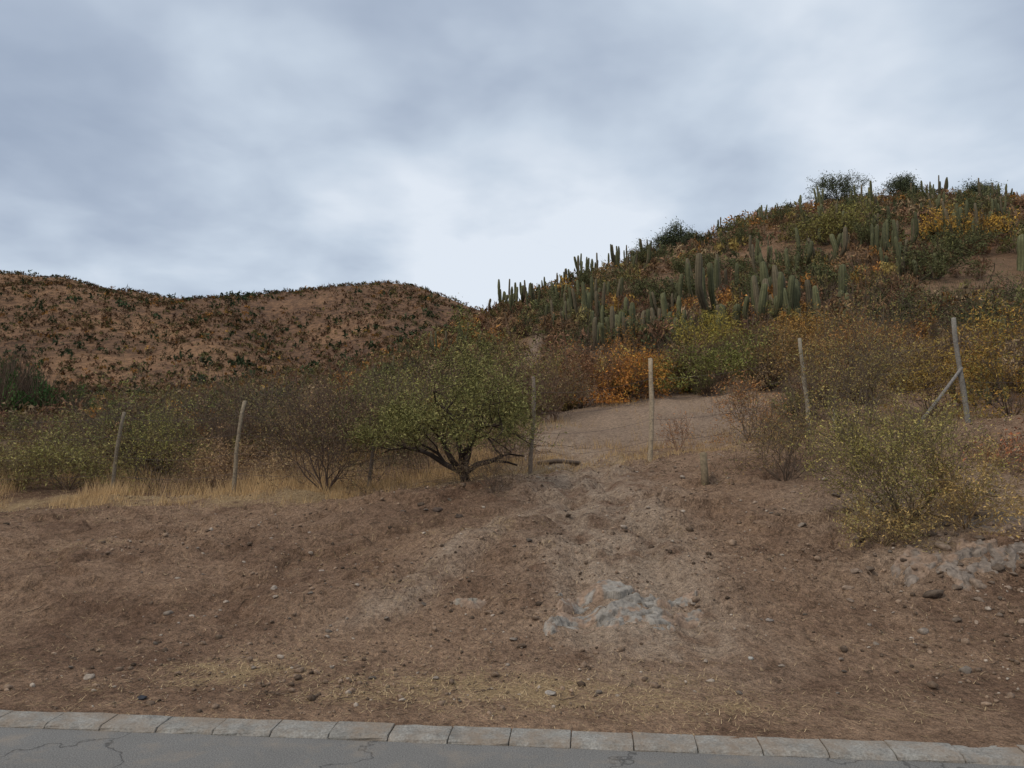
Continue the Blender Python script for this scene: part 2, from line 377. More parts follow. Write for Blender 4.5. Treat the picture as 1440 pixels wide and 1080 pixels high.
plant('dry_shrub',3.86,10.9,1.35,1.15,7,stems=12,levels=3,spread=.9,nleaf=3500,leaf=.017,cols=((.21,.13,.055),(.16,.13,.05),(.25,.16,.06)),twig=(.12,.085,.06),r0=.009)
OLV=((.22,.185,.055),(.165,.14,.045),(.28,.215,.07),(.13,.115,.038))
plant('olive_shrub',4.35,8.6,1.75,1.35,8,stems=26,levels=3,spread=.85,trop=.06,wob=.16,nleaf=14000,leaf=.016,cols=OLV,twig=(.13,.10,.06),r0=.007,ang=.55,sig=.04,minr=.0019,shr=.75,clump=2.6)
plant('olive_shrub',4.8,8.25,1.15,.8,81,stems=22,levels=2,spread=1.0,trop=.03,wob=.16,nleaf=4200,leaf=.017,cols=((.34,.22,.08),(.26,.175,.065)),twig=(.24,.16,.08),r0=.006,ang=.55,sig=.05,minr=.0019)
plant('olive_shrub',3.95,8.3,.85,.55,82,stems=20,levels=2,spread=1.0,trop=.03,wob=.16,nleaf=2500,leaf=.017,cols=((.33,.215,.08),(.22,.175,.065)),twig=(.2,.14,.075),r0=.006,ang=.55,sig=.05,minr=.0019)
plant('twiggy_shrub',5.3,12.4,2.0,2.2,9,stems=10,levels=3,spread=.7,trop=.06,nleaf=4500,leaf=.019,cols=((.19,.155,.05),(.23,.17,.06),(.21,.13,.05)),twig=(.11,.082,.057),r0=.012,clump=3)
plant('twiggy_shrub',6.7,14.5,2.3,2.6,10,stems=10,levels=3,spread=.7,trop=.06,nleaf=6000,leaf=.022,cols=((.16,.135,.045),(.20,.155,.05),(.18,.105,.045)),twig=(.11,.082,.057),r0=.014,clump=3)
plant('orange_shrub',4.6,14.9,1.3,1.3,11,stems=10,levels=3,spread=.8,nleaf=3500,leaf=.024,cols=((.32,.14,.05),(.24,.12,.05),(.27,.17,.07)),twig=TW,r0=.01)
plant('orange_shrub',3.0,13.9,.6,.7,12,stems=7,levels=2,spread=.6,nleaf=450,leaf=.018,cols=((.32,.14,.05),(.24,.12,.05)),twig=(.16,.09,.06),r0=.006)
plant('orange_shrub',9.1,14.0,2.1,2.1,13,stems=10,levels=3,spread=.8,nleaf=9500,leaf=.03,cols=((.28,.15,.038),(.22,.14,.038),(.17,.14,.04)),twig=TW,r0=.014)
plant('orange_shrub',6.6,10.4,.7,.45,14,stems=8,levels=2,spread=.9,nleaf=900,leaf=.024,cols=((.28,.10,.045),(.2,.085,.045),(.26,.15,.07)),twig=TW,r0=.006)
plant('orange_shrub',8.4,15.4,2.0,1.5,67,stems=10,levels=3,spread=.8,nleaf=6500,leaf=.026,cols=((.28,.18,.045),(.2,.13,.04)),twig=TW,r0=.012)
plant('olive_shrub',-8.6,15.0,2.2,1.25,15,stems=14,levels=3,spread=.95,nleaf=9000,leaf=.026,cols=((.17,.155,.05),(.22,.18,.065),(.13,.115,.045)),twig=TW,r0=.01)
plant('olive_shrub',-9.9,15.6,1.6,.8,16,stems=12,levels=3,spread=1.0,nleaf=6000,leaf=.025,cols=((.19,.14,.06),(.14,.11,.045)),twig=TW,r0=.01)
plant('twiggy_shrub',-8.1,16.6,2.9,2.1,17,stems=9,levels=3,spread=.9,nleaf=7500,leaf=.026,cols=((.125,.13,.042),(.16,.15,.048),(.13,.10,.045)),twig=(.08,.06,.05),r0=.018)
plant('twiggy_shrub',-6.9,15.0,1.8,1.5,18,stems=11,levels=3,spread=.85,nleaf=5500,leaf=.02,cols=((.22,.19,.055),(.17,.13,.05)),twig=(.11,.08,.055),r0=.012)
plant('dry_shrub',-6.0,15.6,1.9,1.0,19,stems=18,levels=3,spread=.8,nleaf=7000,leaf=.022,cols=((.28,.165,.08),(.33,.21,.10),(.21,.13,.07)),twig=(.2,.13,.085),r0=.008)
plant('dry_shrub',-.1,14.6,1.1,1.1,20,stems=14,levels=3,spread=.7,nleaf=3000,leaf=.02,cols=((.27,.17,.085),(.21,.13,.07)),twig=(.16,.11,.08),r0=.008)
plant('olive_shrub',-1.7,15.2,1.7,1.0,21,stems=10,levels=3,spread=.9,nleaf=4500,leaf=.024,cols=((.11,.09,.045),(.09,.06,.035)),twig=TW,r0=.01)
plant('dry_shrub',-4.6,15.0,1.6,.7,35,stems=14,levels=3,spread=.9,nleaf=4500,leaf=.02,cols=((.25,.16,.08),(.3,.2,.10)),twig=(.18,.12,.085),r0=.008)
rs=np.random.RandomState(31)
for i,(x,y,w,hh) in enumerate(((-10.4,17.5,2.4,1.4),(-9.3,19.5,2.6,1.8),(-6.2,18.5,2.6,2.0),(-4.9,17.2,2.2,1.9),(-3.9,16.4,2.2,2.0),(-7.6,21,3,2.1),(-5.3,21.5,3,2.2),(-2.6,16.5,2.0,1.9),(-.5,18.8,2.4,2.1),(-11.5,21,3,1.4),(1.05,19.6,1.8,1.6))):
    br_=((.16,.11,.052),(.14,.125,.05),(.19,.145,.058)) if i%2 else ((.17,.095,.052),(.125,.095,.045),(.20,.135,.06))
    plant('twiggy_shrub',x,y,w,hh,940+i,stems=10,levels=3,spread=.85,trop=.05,nleaf=4200,leaf=.025,cols=br_,twig=(.105,.078,.058) if i%2 else (.13,.085,.06),r0=.014,minr=.004,clump=2.5)
# named shrubs further up the slope
plant('orange_shrub',3.1,21.5,2.1,1.45,22,stems=10,levels=3,spread=.9,nleaf=8000,leaf=.04,cols=((.38,.145,.028),(.29,.115,.03),(.22,.10,.03),(.40,.20,.04)),twig=TW,sig=.10,r0=.015)
plant('orange_shrub',4.2,23.0,1.6,1.3,36,stems=10,levels=3,spread=.9,nleaf=5500,leaf=.04,cols=((.34,.18,.035),(.25,.12,.03),(.3,.19,.045)),twig=TW,sig=.1,r0=.015)
plant('orange_shrub',2.0,21.8,2.2,1.6,23,stems=10,levels=3,spread=.9,nleaf=6500,leaf=.04,cols=((.18,.085,.045),(.14,.075,.04),(.21,.11,.05)),twig=TW,sig=.1,r0=.015)
plant('green_shrub',5.9,22.3,3.0,1.35,24,stems=12,levels=3,spread=1.1,nleaf=10000,leaf=.042,cols=((.105,.108,.03),(.14,.13,.038),(.075,.076,.024)),twig=TW,sig=.1,r0=.015)
plant('dry_shrub',7.9,21.5,2.6,1.6,25,stems=10,levels=3,spread=1.0,nleaf=8000,leaf=.04,cols=((.20,.11,.042),(.15,.10,.038),(.23,.13,.045)),twig=TW,sig=.1,r0=.015)
plant('orange_shrub',10.2,22.5,2.6,1.6,68,stems=10,levels=3,spread=1.0,nleaf=7000,leaf=.04,cols=((.27,.13,.04),(.2,.10,.035)),twig=TW,sig=.1,r0=.015)
plant('orange_shrub',11.5,30,2.8,1.7,69,stems=10,levels=3,spread=1.0,nleaf=6000,leaf=.05,cols=((.26,.14,.035),(.18,.11,.035)),twig=TW,sig=.12,r0=.015)
plant('orange_shrub',5.4,33,2.8,1.6,70,stems=10,levels=3,spread=1.0,nleaf=5000,leaf=.05,cols=((.24,.12,.035),(.18,.09,.035)),twig=TW,sig=.12,r0=.015)
plant('yellow_shrub',7.3,28.5,2.2,2.0,37,stems=10,levels=3,spread=.9,nleaf=8000,leaf=.045,cols=((.25,.18,.04),(.19,.15,.035)),twig=TW,sig=.12,r0=.015)
plant('yellow_shrub',31.5,72,6.5,3.4,38,stems=10,levels=3,spread=1.0,nleaf=9000,leaf=.12,cols=((.16,.135,.04),(.13,.11,.035)),twig=TW,sig=.3,r0=.03,minr=.01)
plant('orange_shrub',39,66,6,2.4,39,stems=10,levels=3,spread=1.0,nleaf=6000,leaf=.12,cols=((.34,.19,.035),(.25,.14,.035)),twig=TW,sig=.3,r0=.03,minr=.01)
plant('green_shrub',-3.3,19.5,3.2,1.9,26,stems=9,levels=3,spread=.9,nleaf=8000,leaf=.034,cols=((.125,.12,.042),(.16,.145,.05),(.12,.095,.042)),twig=TW,sig=.1,r0=.016)
plant('olive_shrub',.2,22,3.6,2.2,27,stems=9,levels=3,spread=.9,nleaf=9000,leaf=.036,cols=((.14,.12,.042),(.165,.135,.045),(.17,.095,.042)),twig=TW,sig=.1,r0=.016)
plant('olive_shrub',-1.6,17.8,3.0,1.9,28,stems=9,levels=3,spread=.9,nleaf=8000,leaf=.032,cols=((.13,.125,.04),(.165,.145,.045),(.14,.10,.045)),twig=TW,sig=.1,r0=.016)
for i,(u_,y,w,hh) in enumerate(((.50,31,4.2,2.3),(.62,27,3.6,2.2),(.20,33,3.0,1.6),(.30,62,4.2,2.4),(.41,48,4.2,2.2),(.56,52,4.5,2.6),(.46,82,5,2.6),(.24,70,4,2.2),(.14,68,4,2),(.53,90,5,2.4),(.62,80,5,3),(.36,90,4,2),(.66,36,3.4,2.2),(-.10,34,4.2,2.3),(-.33,30,3.2,1.8),(.09,40,2.6,1.6),(.18,86,4,2.2),(.38,60,4,2.3),(.22,52,3.4,2),(.48,68,4,2.4),(.05,62,4,2.2),(.60,60,4,2.4),(.30,82,4,2.4),(.11,82,4,2.2),(.40,76,4.4,2.4),(.33,50,3.6,2.0),(.17,60,3.4,2.0),(.06,74,3.6,2.2))):
    plant('evergreen_shrub',u_*y,y,w,hh,900+i,stems=9,levels=2,spread=1.0,nleaf=4500,leaf=.05 if y<45 else .09,cols=((.062,.064,.027),(.084,.08,.034),(.045,.05,.022)),twig=(.06,.045,.035),sig=.2,r0=.03,minr=.008,clump=1.2)
DK=((.055,.06,.03),(.07,.075,.04),(.04,.045,.025))
for (x,y,w,hh,sd) in ((45.5,104,7.0,4.0,30),(55.5,106,5.6,3.2,31),(20.0,94,3.8,3.0,32),(65.5,105,4.2,2.4,33),(23.5,98,2.4,1.4,34)):
    plant('hilltop_tree',x,y,w,hh,sd,stems=7,levels=2,spread=1.0,nleaf=9000,leaf=.13,cols=DK,twig=(.04,.03,.03),sig=.34,r0=.06,minr=.03,clump=.5)

# ---------------------------------------------------------------- shrub masses
def shrub_tpl(seed,nl,leaf,ntw,K=9,flat=.75):
    rs=np.random.RandomState(seed)
    az=rs.rand(K)*2*math.pi;el=np.arcsin(rs.uniform(.0,1,K));rr=rs.uniform(.45,.8,K)
    cen=np.stack([np.cos(az)*np.cos(el)*rr,np.sin(az)*np.cos(el)*rr,.22+np.sin(el)*rr*flat],1)
    idx=rs.randint(0,K,nl);cr=rs.uniform(.13,.3,K)
    P=cen[idx]+rdir(nl,rs)*(cr[idx]*rs.rand(nl)**.4)[:,None];P[:,2]=np.maximum(P[:,2],0.0)
    V1,F1=leaves(P,leaf,rs,1,1.2)
    w=rs.uniform(.5,1.45,nl)*(rs.uniform(.65,1.3,K)[idx])
    W1=np.stack([w,np.ones(nl)],1).repeat(3,0)
    d=rdir(ntw,rs);d[:,2]=np.abs(d[:,2])+.35;d/=np.linalg.norm(d,axis=1)[:,None]
    L=rs.uniform(.6,1.15,ntw)[:,None];st_=d*rs.uniform(0,.4,ntw)[:,None];sd=np.cross(d,rdir(ntw,rs))*.012
    e=st_+d*L*np.array([1,1,.95])+rs.normal(size=(ntw,3))*.08
    V2=np.stack([st_-sd,st_+sd,e],1).reshape(-1,3);F2=np.arange(3*ntw).reshape(-1,3)
    W2=np.stack([rs.uniform(.6,1.3,ntw),np.zeros(ntw)],1).repeat(3,0)
    return np.concatenate([V1,V2]),np.concatenate([F1,F2+len(V1)]),np.concatenate([W1,W2])
def scatter(name,tpls,x,y,w,hh,tint,twig=(.15,.102,.07),sink=.05):
    rs=np.random.RandomState(len(x)+5);z=h(x,y)-sink;rot=rs.rand(len(x))*6.283;k=rs.randint(0,len(tpls),len(x))
    parts=[]
    for ti,(TV,TF,TW_) in enumerate(tpls):
        m=np.where(k==ti)[0]
        if len(m)==0: continue
        c,s_=np.cos(rot[m])[:,None],np.sin(rot[m])[:,None]
        vx=TV[None,:,0]*w[m,None]/2;vy=TV[None,:,1]*w[m,None]/2
        V=np.stack([x[m,None]+vx*c-vy*s_,y[m,None]+vx*s_+vy*c,z[m,None]+TV[None,:,2]*hh[m,None]],2).reshape(-1,3)
        F=(TF[None]+(np.arange(len(m))*len(TV))[:,None,None]).reshape(-1,3)
        wl=TW_[None,:,1:2];br=TW_[None,:,0:1]
        C=(tint[m][:,None,:]*wl+np.array(twig)[None,None]*(1-wl))*br
        parts.append((V,F,C.reshape(-1,3)))
    V,F,C=join(parts)
    return mesh_obj(name,V,F,C,mfol)
PAL=FB*np.array([(.15,.088,.044),(.13,.104,.04),(.095,.088,.033),(.26,.12,.034),(.21,.148,.046),(.14,.074,.042),(.054,.056,.026),(.27,.155,.04),(.19,.13,.072)])
def pal(n,p,rs,x,y,j=.35):
    p=np.array(p,float);p/=p.sum()
    q=np.clip(.5+.75*fbm(x*.09,y*.09,77,3)+rs.uniform(-j,j,n),0,.999)
    i=np.searchsorted(np.cumsum(p),q);i=np.clip(i,0,len(p)-1)
    return PAL[i]*rs.uniform(.65,1.25,(n,1))
def blocked(x,y):
    u=x/y
    b=(np.abs(u-.035-.012*np.sin(y*.11))<.017)&(y>22)&(y<80)
    b|=(u>.02)&(u<.30)&(y<21.5-6*np.abs(u-.15))
    b|=(y<16.2)&(u>-.1)
    b|=(y<19)&(u>.3)&(u<.36)
    b|=(fbm(x*.11,y*.11,71,3)>.30)&(y>36)
    return b
def cand(n,y0,y1,u0,u1,rs,blk=True):
    y=np.sqrt(rs.uniform(y0*y0,y1*y1,n));x=rs.uniform(u0,u1,n)*y
    if blk: m=~blocked(x,y);x=x[m];y=y[m]
    return x,y
tn=[shrub_tpl(100+i,1100,.05,380) for i in range(5)]
tm=[shrub_tpl(200+i,350,.08,80) for i in range(6)]
tf=[shrub_tpl(300+i,90,.14,14) for i in range(6)]
tx=[shrub_tpl(400+i,22,.32,0,6) for i in range(6)]
rs=np.random.RandomState(21)
x,y=cand(260,16.5,32,-.85,.9,rs);n=len(x)
sz=rs.uniform(.45,1.1,n)*np.where(x/y<-.5,.55,1.0)
scatter('brush_thicket',tn,x,y,sz*2.2,sz*1.5,pal(n,[3,2.8,1.6,.8,1.2,2.2,.6,.5,1.8],rs,x,y,.5))
x,y=cand(1300,30,62,-.85,.9,rs);n=len(x);sz=rs.uniform(.35,1.2,n)**1.3*np.where(x/y<-.5,.55,1.0)
scatter('hillside_shrubs',tm,x,y,sz*2.8,sz*1.8,pal(n,[3,2.3,1.8,1.1,1.1,2.8,2.3,.6,.8],rs,x,y,.5))
x,y=cand(4000,60,112,-.85,.95,rs);n=len(x);sz=rs.uniform(.25,1.15,n)**1.5
scatter('upper_hillside_shrubs',tf,x,y,sz*3.1,sz*1.9,pal(n,[3,2.3,1.8,.9,.9,2.8,2.6,.5,.8],rs,x,y,.5))
x,y=cand(15500,112,290,-.85,.12,rs,False);n=len(x);sz=rs.uniform(.25,.95,n)**1.6
keep=rs.rand(n)<(.75+1.0*fbm(x*.03,y*.03,98,3));x=x[keep];y=y[keep];sz=sz[keep];n=len(x)
big=rs.rand(n)<.035*(1+1.8*fbm(x*.02,y*.02,99,2));sz=np.where(big,rs.uniform(.95,1.6,n),sz)
tint=pal(n,[3,2,1.2,.9,.3,4,3,.4,1],rs,x,y,.5)*.66;tint[big]=np.array([.05,.062,.03])
scatter('mountain_shrubs',tx,x,y,sz*3.0,sz*1.8,tint)
x=np.array([-41.5,-39.5,-37.5,-42.5,-44,-33,-20.,-13]);y=np.array([62,64,66,66,65,64,52,42.]);n=len(x)
scatter('valley_trees',tn,x,y,np.array([5,5,4,6,6,3,4.5,3.5]),np.array([5.2,4.2,3.6,6.4,6.8,2,2.4,2.2]),np.array([[.08,.14,.04],[.06,.11,.035],[.075,.12,.04],[.05,.085,.03],[.08,.13,.04],[.07,.10,.035],[.09,.09,.038],[.09,.09,.038]]))

# ---------------------------------------------------------------- cacti
def cactus_mesh(seed,ncol,seg=9,ribs=7):
    rs=np.random.RandomState(seed);parts=[]
    for i in range(ncol):
        az=rs.rand()*6.283;rad=rs.uniform(.05,.55);hh=rs.uniform(.3,1.0);out=rs.uniform(.02,.40)
        r=rs.uniform(.024,.036);bx,by=math.cos(az)*rad*.5,math.sin(az)*rad*.5
        k=ribs*2;V=[];ln=rs.normal(size=2)*.07
        for j in range(seg+2):
            t=min(j/seg,1.0);zz=t*hh
            q=out*(1-(1-min(t*1.6,1))**2)
            px_,py_=bx+math.cos(az)*q+ln[0]*t,by+math.sin(az)*q+ln[1]*t
            rr=r*(.8+.35*math.sin(min(t*1.3,1)*math.pi*.6))*(1+.08*rs.normal())
            if j==seg: rr*=.72
            if j==seg+1: rr*=.25;zz=hh+r*.9
            elif j==seg: zz=hh+r*.35
            for m in range(k):
                a=6.283*m/k;f=1.12 if m%2==0 else .8
                V.append((px_+math.cos(a)*rr*f,py_+math.sin(a)*rr*f,zz))
        V=np.array(V);F=[]
        for j in range(seg+1):
            for m in range(k):
                a=j*k+m;b=j*k+(m+1)%k;F+= [(a,b,b+k),(a,b+k,a+k)]
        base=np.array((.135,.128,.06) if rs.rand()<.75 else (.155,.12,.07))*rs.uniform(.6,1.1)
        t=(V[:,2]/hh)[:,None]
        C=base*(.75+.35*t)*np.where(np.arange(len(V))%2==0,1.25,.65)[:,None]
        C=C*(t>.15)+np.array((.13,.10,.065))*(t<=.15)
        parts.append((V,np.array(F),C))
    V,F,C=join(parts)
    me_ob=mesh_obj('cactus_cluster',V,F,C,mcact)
    me=me_ob.data;bpy.data.objects.remove(me_ob);return me
CM=[cactus_mesh(500+i,[5,7,9,11,13,6,3,1][i]) for i in range(8)]
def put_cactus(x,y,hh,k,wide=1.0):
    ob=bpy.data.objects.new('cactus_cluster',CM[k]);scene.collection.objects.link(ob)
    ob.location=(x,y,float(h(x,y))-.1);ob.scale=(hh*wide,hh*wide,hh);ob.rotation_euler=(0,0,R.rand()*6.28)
for (u_,y,hh,k,wd) in [(.15,35,2.6,2,1.3),(.165,36,2.5,1,1.3),(.13,34,2.2,0,1.3),(.19,34,2.4,3,1.3),(.28,42,4.2,0,1.3),(.295,41,3.8,6,1.6),(.33,38,3.2,3,1.4),
    (.36,39,3.4,2,1.5),(.375,37,2.8,1,1.4),(.25,50,3.4,3,1.1),(.265,54,3.4,2,1.1),(.345,58,3.6,1,1),(.35,66,3.8,0,1),(.43,72,4,3,1),(.50,60,3.6,4,1),(.515,62,3.4,2,1),(.58,66,4,3,1),(.61,64,3.8,2,1),
    (.47,90,3.6,3,1),(.03,84,3.0,2,1),(.0,88,3.6,1,1),(.015,92,3.2,3,1.2),(-.01,90,3.8,0,1),(.06,88,2.6,2,1),(.09,90,3.4,3,1),(.10,92,3.8,1,1),(.137,92,3.0,2,1),(.15,94,3.0,3,1),(.18,96,2.6,2,1),(.19,93,2.4,1,1),
    (.655,50,4.8,7,1.8),(.66,22,1.9,0,1.3),(.615,16.6,1.1,6,1.5),(.63,17,1.2,1,1.3),(.625,106,2.6,6,1),(.65,107,2.8,1,1),(.66,104,3.6,6,1),(.10,48,3.0,2,1),(.08,52,2.8,3,1),(.12,58,3.2,2,1),(-.165,60,2.6,1,1),(-.16,58,2.0,0,1),(-.09,70,2.6,2,1),(-.06,75,2.6,3,1),(-.29,62,2.2,0,1)]:
    put_cactus(u_*y,y,hh,k,wd)
rs=np.random.RandomState(9)
n=0
while n<95:
    y=math.sqrt(rs.uniform(33**2,108**2));u_=rs.uniform(-.03,.8)
    if vn(u_*y*.14,y*.14,88)<.52 or blocked(np.array([u_*y]),np.array([y]))[0]: continue
    put_cactus(u_*y,y,rs.uniform(1.3,3.6),rs.choice([0,1,2,5,6,3,7,6,7]),rs.uniform(.9,1.35));n+=1
for i in range(14):
    y=rs.uniform(84,102);u_=rs.uniform(.2,.62)
    put_cactus(u_*y,y,rs.uniform(1.4,3.4),rs.choice([0,1,5,6,7]),rs.uniform(.8,1.1))

# ---------------------------------------------------------------- fence
def stick(P,Rr,k=8,seed=0,rough=.05):
    rs=np.random.RandomState(seed);P=np.array(P,float);d=P[-1]-P[0];d/=np.linalg.norm(d)
    ref=np.array([1,0,0]) if abs(d[2])>.7 else np.array([0,0,1.])
    a=np.cross(d,ref);a/=np.linalg.norm(a);b=np.cross(d,a);V=[]
    rim=1+rs.normal(size=k)*rough
    for i,(p,r) in enumerate(zip(P,Rr)):
        for j in range(k):
            t=6.283*j/k;V.append(p+r*rim[j]*(1+rs.normal()*.03)*(a*math.cos(t)+b*math.sin(t)))
    F=[]
    for i in range(len(P)-1):
        for j in range(k):
            q=i*k+j;w=i*k+(j+1)%k;F+= [(q,w,w+k),(q,w+k,q+k)]
    for e,o in ((len(P)-1,1),(0,-1)):
        V.append(P[e]+d*.01*o);c=len(V)-1
        for j in range(k):
            F.append((e*k+j,e*k+(j+1)%k,c) if o==1 else (e*k+(j+1)%k,e*k+j,c))
    return np.array(V),np.array(F)
fence=bpy.data.objects.new('wire_fence',None);scene.collection.objects.link(fence)
posts=[(-12.6,14.8,1.5,.08,.04,(.26,.2,.14)),(-7.42,14.2,1.5,.26,.036,(.24,.19,.13)),(-4.92,13.6,1.62,.17,.036,(.27,.21,.14)),(-2.46,13.4,.9,.05,.036,(.17,.13,.1)),(.33,13.2,1.66,.03,.036,(.22,.165,.12)),
 (2.33,13.0,1.75,.05,.04,(.38,.29,.19)),(5.25,13.6,1.72,-.08,.034,(.30,.25,.18)),(7.85,13.2,1.82,-.17,.043,(.24,.21,.17)),(11.5,13.4,1.7,.05,.045,(.2,.18,.16))]
tops=[]
for i,(x,y,hh,lean,r,c) in enumerate(posts):
    z=float(h(x,y));n=9
    P=[(x+lean*t+.022*math.sin(t*5+i)+R.normal()*.004,y+.02*math.sin(3*t+i),z-.25+(hh+.25)*t) for t in np.linspace(0,1,n)]
    V,F=stick(P,[r*(1.08-.18*t)*(1+R.normal()*.05) for t in np.linspace(0,1,n)],9,i,.09)
    mesh_obj('post_%d'%(i+1),V,F,np.array(c)*np.ones((len(V),1)),mwood,parent=fence)
    tops.append((np.array(P[0])+np.array([0,0,.25]),np.array(P[-1]),hh))
x,y=7.85,13.2;z=float(h(x,y));zb=float(h(x-.95,y))-.05
V,F=stick([(x-.08,y-.02,z+.95),(x-.5,y-.01,(z+.95+zb)/2),(x-.95,y,zb)],[.026,.028,.03],8,55)
mesh_obj('diagonal_brace',V,F,np.array((.24,.21,.18))*np.ones((len(V),1)),mwood,parent=fence)
V,F=stick([(5.75,13.75,float(h(5.75,13.75))-.1),(5.78,13.75,float(h(5.78,13.75))+.42)],[.03,.028],7,56)
mesh_obj('short_stake',V,F,np.array((.34,.29,.22))*np.ones((len(V),1)),mwood,parent=fence)
P0=[];P1=[]
for (b0,t0,h0),(b1,t1,h1) in zip(tops[:-1],tops[1:]):
    for hh in (.35,.7,1.05,1.4):
        if hh>h0+.01 and hh>h1+.01: continue
        a=b0+(t0-b0)*min(hh/h0,.98);b=b1+(t1-b1)*min(hh/h1,.98);pts=[a+(b-a)*t+np.array([0,-.05,-.10*4*t*(1-t)]) for t in np.linspace(0,1,9)]
        P0+=pts[:-1];P1+=pts[1:]
V,F=tubes(P0,P1,np.full(len(P0),.0024),np.full(len(P0),.0024),4)
mesh_obj('barbed_wires',V,F,np.array((.13,.10,.085))*np.ones((len(V),1)),mwood,parent=fence)
x,y=2.72,10.9;z=float(h(x,y))
V,F=stick([(x,y,z-.15),(x,y,z+.15),(x-.02,y,z+.46)],[.05,.05,.047],10,60)
mesh_obj('wooden_stump_post',V,F,np.array((.22,.165,.10))*np.ones((len(V),1)),mwood)
x,y=.8,13.9
V,F=stick([(x-.35,y,float(h(x-.35,y))+.03),(x,y+.02,float(h(x,y))+.04),(x+.42,y-.02,float(h(x+.42,y))+.03)],[.04,.045,.035],9,61)
mesh_obj('fallen_log',V,F,np.array((.14,.10,.07))*np.ones((len(V),1)),mwood)

# ---------------------------------------------------------------- rocks
def rock_tpl(seed,sub=2,fl=.6):
    rs=np.random.RandomState(seed);bm=bmesh.new();bmesh.ops.create_icosphere(bm,subdivisions=sub,radius=1)
    V=np.array([v.co[:] for v in bm.verts]);F=np.array([[v.index for v in f.verts] for f in bm.faces]);bm.free()
    for i in range(9):
        nrm=rdir(1,rs)[0];dd=rs.uniform(.4,.8);q=V@nrm;V=V-np.maximum(q-dd,0)[:,None]*nrm
    V=V*np.array([1,rs.uniform(.6,1),fl*rs.uniform(.7,1.1)])+rs.normal(size=V.shape)*.02
    return V,F
RT=[rock_tpl(700+i) for i in range(6)];RS=[rock_tpl(720+i,1,.75) for i in range(6)]
def rocks(name,tp,x,y,sz,col,sink=.35,tilt=0):
    rs=np.random.RandomState(len(x)+3);z=h(x,y);parts=[];k=rs.randint(0,len(tp),len(x));rot=rs.rand(len(x))*6.283
    for ti,(TV,TF) in enumerate(tp):
        m=np.where(k==ti)[0]
        if not len(m): continue
        c,s_=np.cos(rot[m])[:,None],np.sin(rot[m])[:,None]
        vx=TV[None,:,0]*sz[m,None];vy=TV[None,:,1]*sz[m,None];vz=TV[None,:,2]*sz[m,None]
        tz=vx*rs.uniform(-tilt,tilt,(len(m),1))
        V=np.stack([x[m,None]+vx*c-vy*s_,y[m,None]+vx*s_+vy*c,z[m,None]+vz+tz+(.5-sink)*sz[m,None]*.6],2).reshape(-1,3)
        F=(TF[None]+(np.arange(len(m))*len(TV))[:,None,None]).reshape(-1,3)
        C=(col[m][:,None,:]*np.ones((1,len(TV),1))).reshape(-1,3);parts.append((V,F,C))
    V,F,C=join(parts);return mesh_obj(name,V,F,C,mrock)
rs=np.random.RandomState(4)
n=32000;y=rs.uniform(5.2,14,n);x=rs.uniform(-10,11,n);dens=.30+.45*sst(x,1,5)+1.0*fbm(x*.5,y*.5,91,3);m=(rs.rand(n)<dens)&(y>kerbY(x)+.08);x=x[m];y=y[m];n=len(x)
sz=np.clip(rs.lognormal(-4.5,.6,n),.005,.06)
base=np.array([.29,.195,.128])*rs.uniform(.3,1.35,(n,1));lt=rs.rand(n)<.09;base[lt]=np.array([.46,.36,.27])
rocks('pebbles',RS,x,y,sz,base,.2)
n=170;y=rs.uniform(5.5,12,n);x=rs.uniform(-.6,.75,n)*y;m=y>kerbY(x)+.3;x=x[m];y=y[m];n=len(x)
rocks('scattered_stones',RT,x,y,np.clip(rs.lognormal(-3.6,.4,n),.02,.06),np.array([.34,.265,.2])*rs.uniform(.35,1.25,(n,1)),.25,tilt=.3)
n=600;x=rs.uniform(2.6,7.5,n);y=rs.uniform(6.6,10.2,n);m=rs.rand(n)<(.35+.9*fbm(x*.9,y*.9,92,2))*sst(x,2.6,4);x=x[m];y=y[m];n=len(x)
rocks('bank_rocks',RT,x,y,np.clip(rs.lognormal(-3.3,.5,n),.015,.11),np.array([.25,.178,.125])*rs.uniform(.45,1.4,(n,1)),.45,tilt=.3)
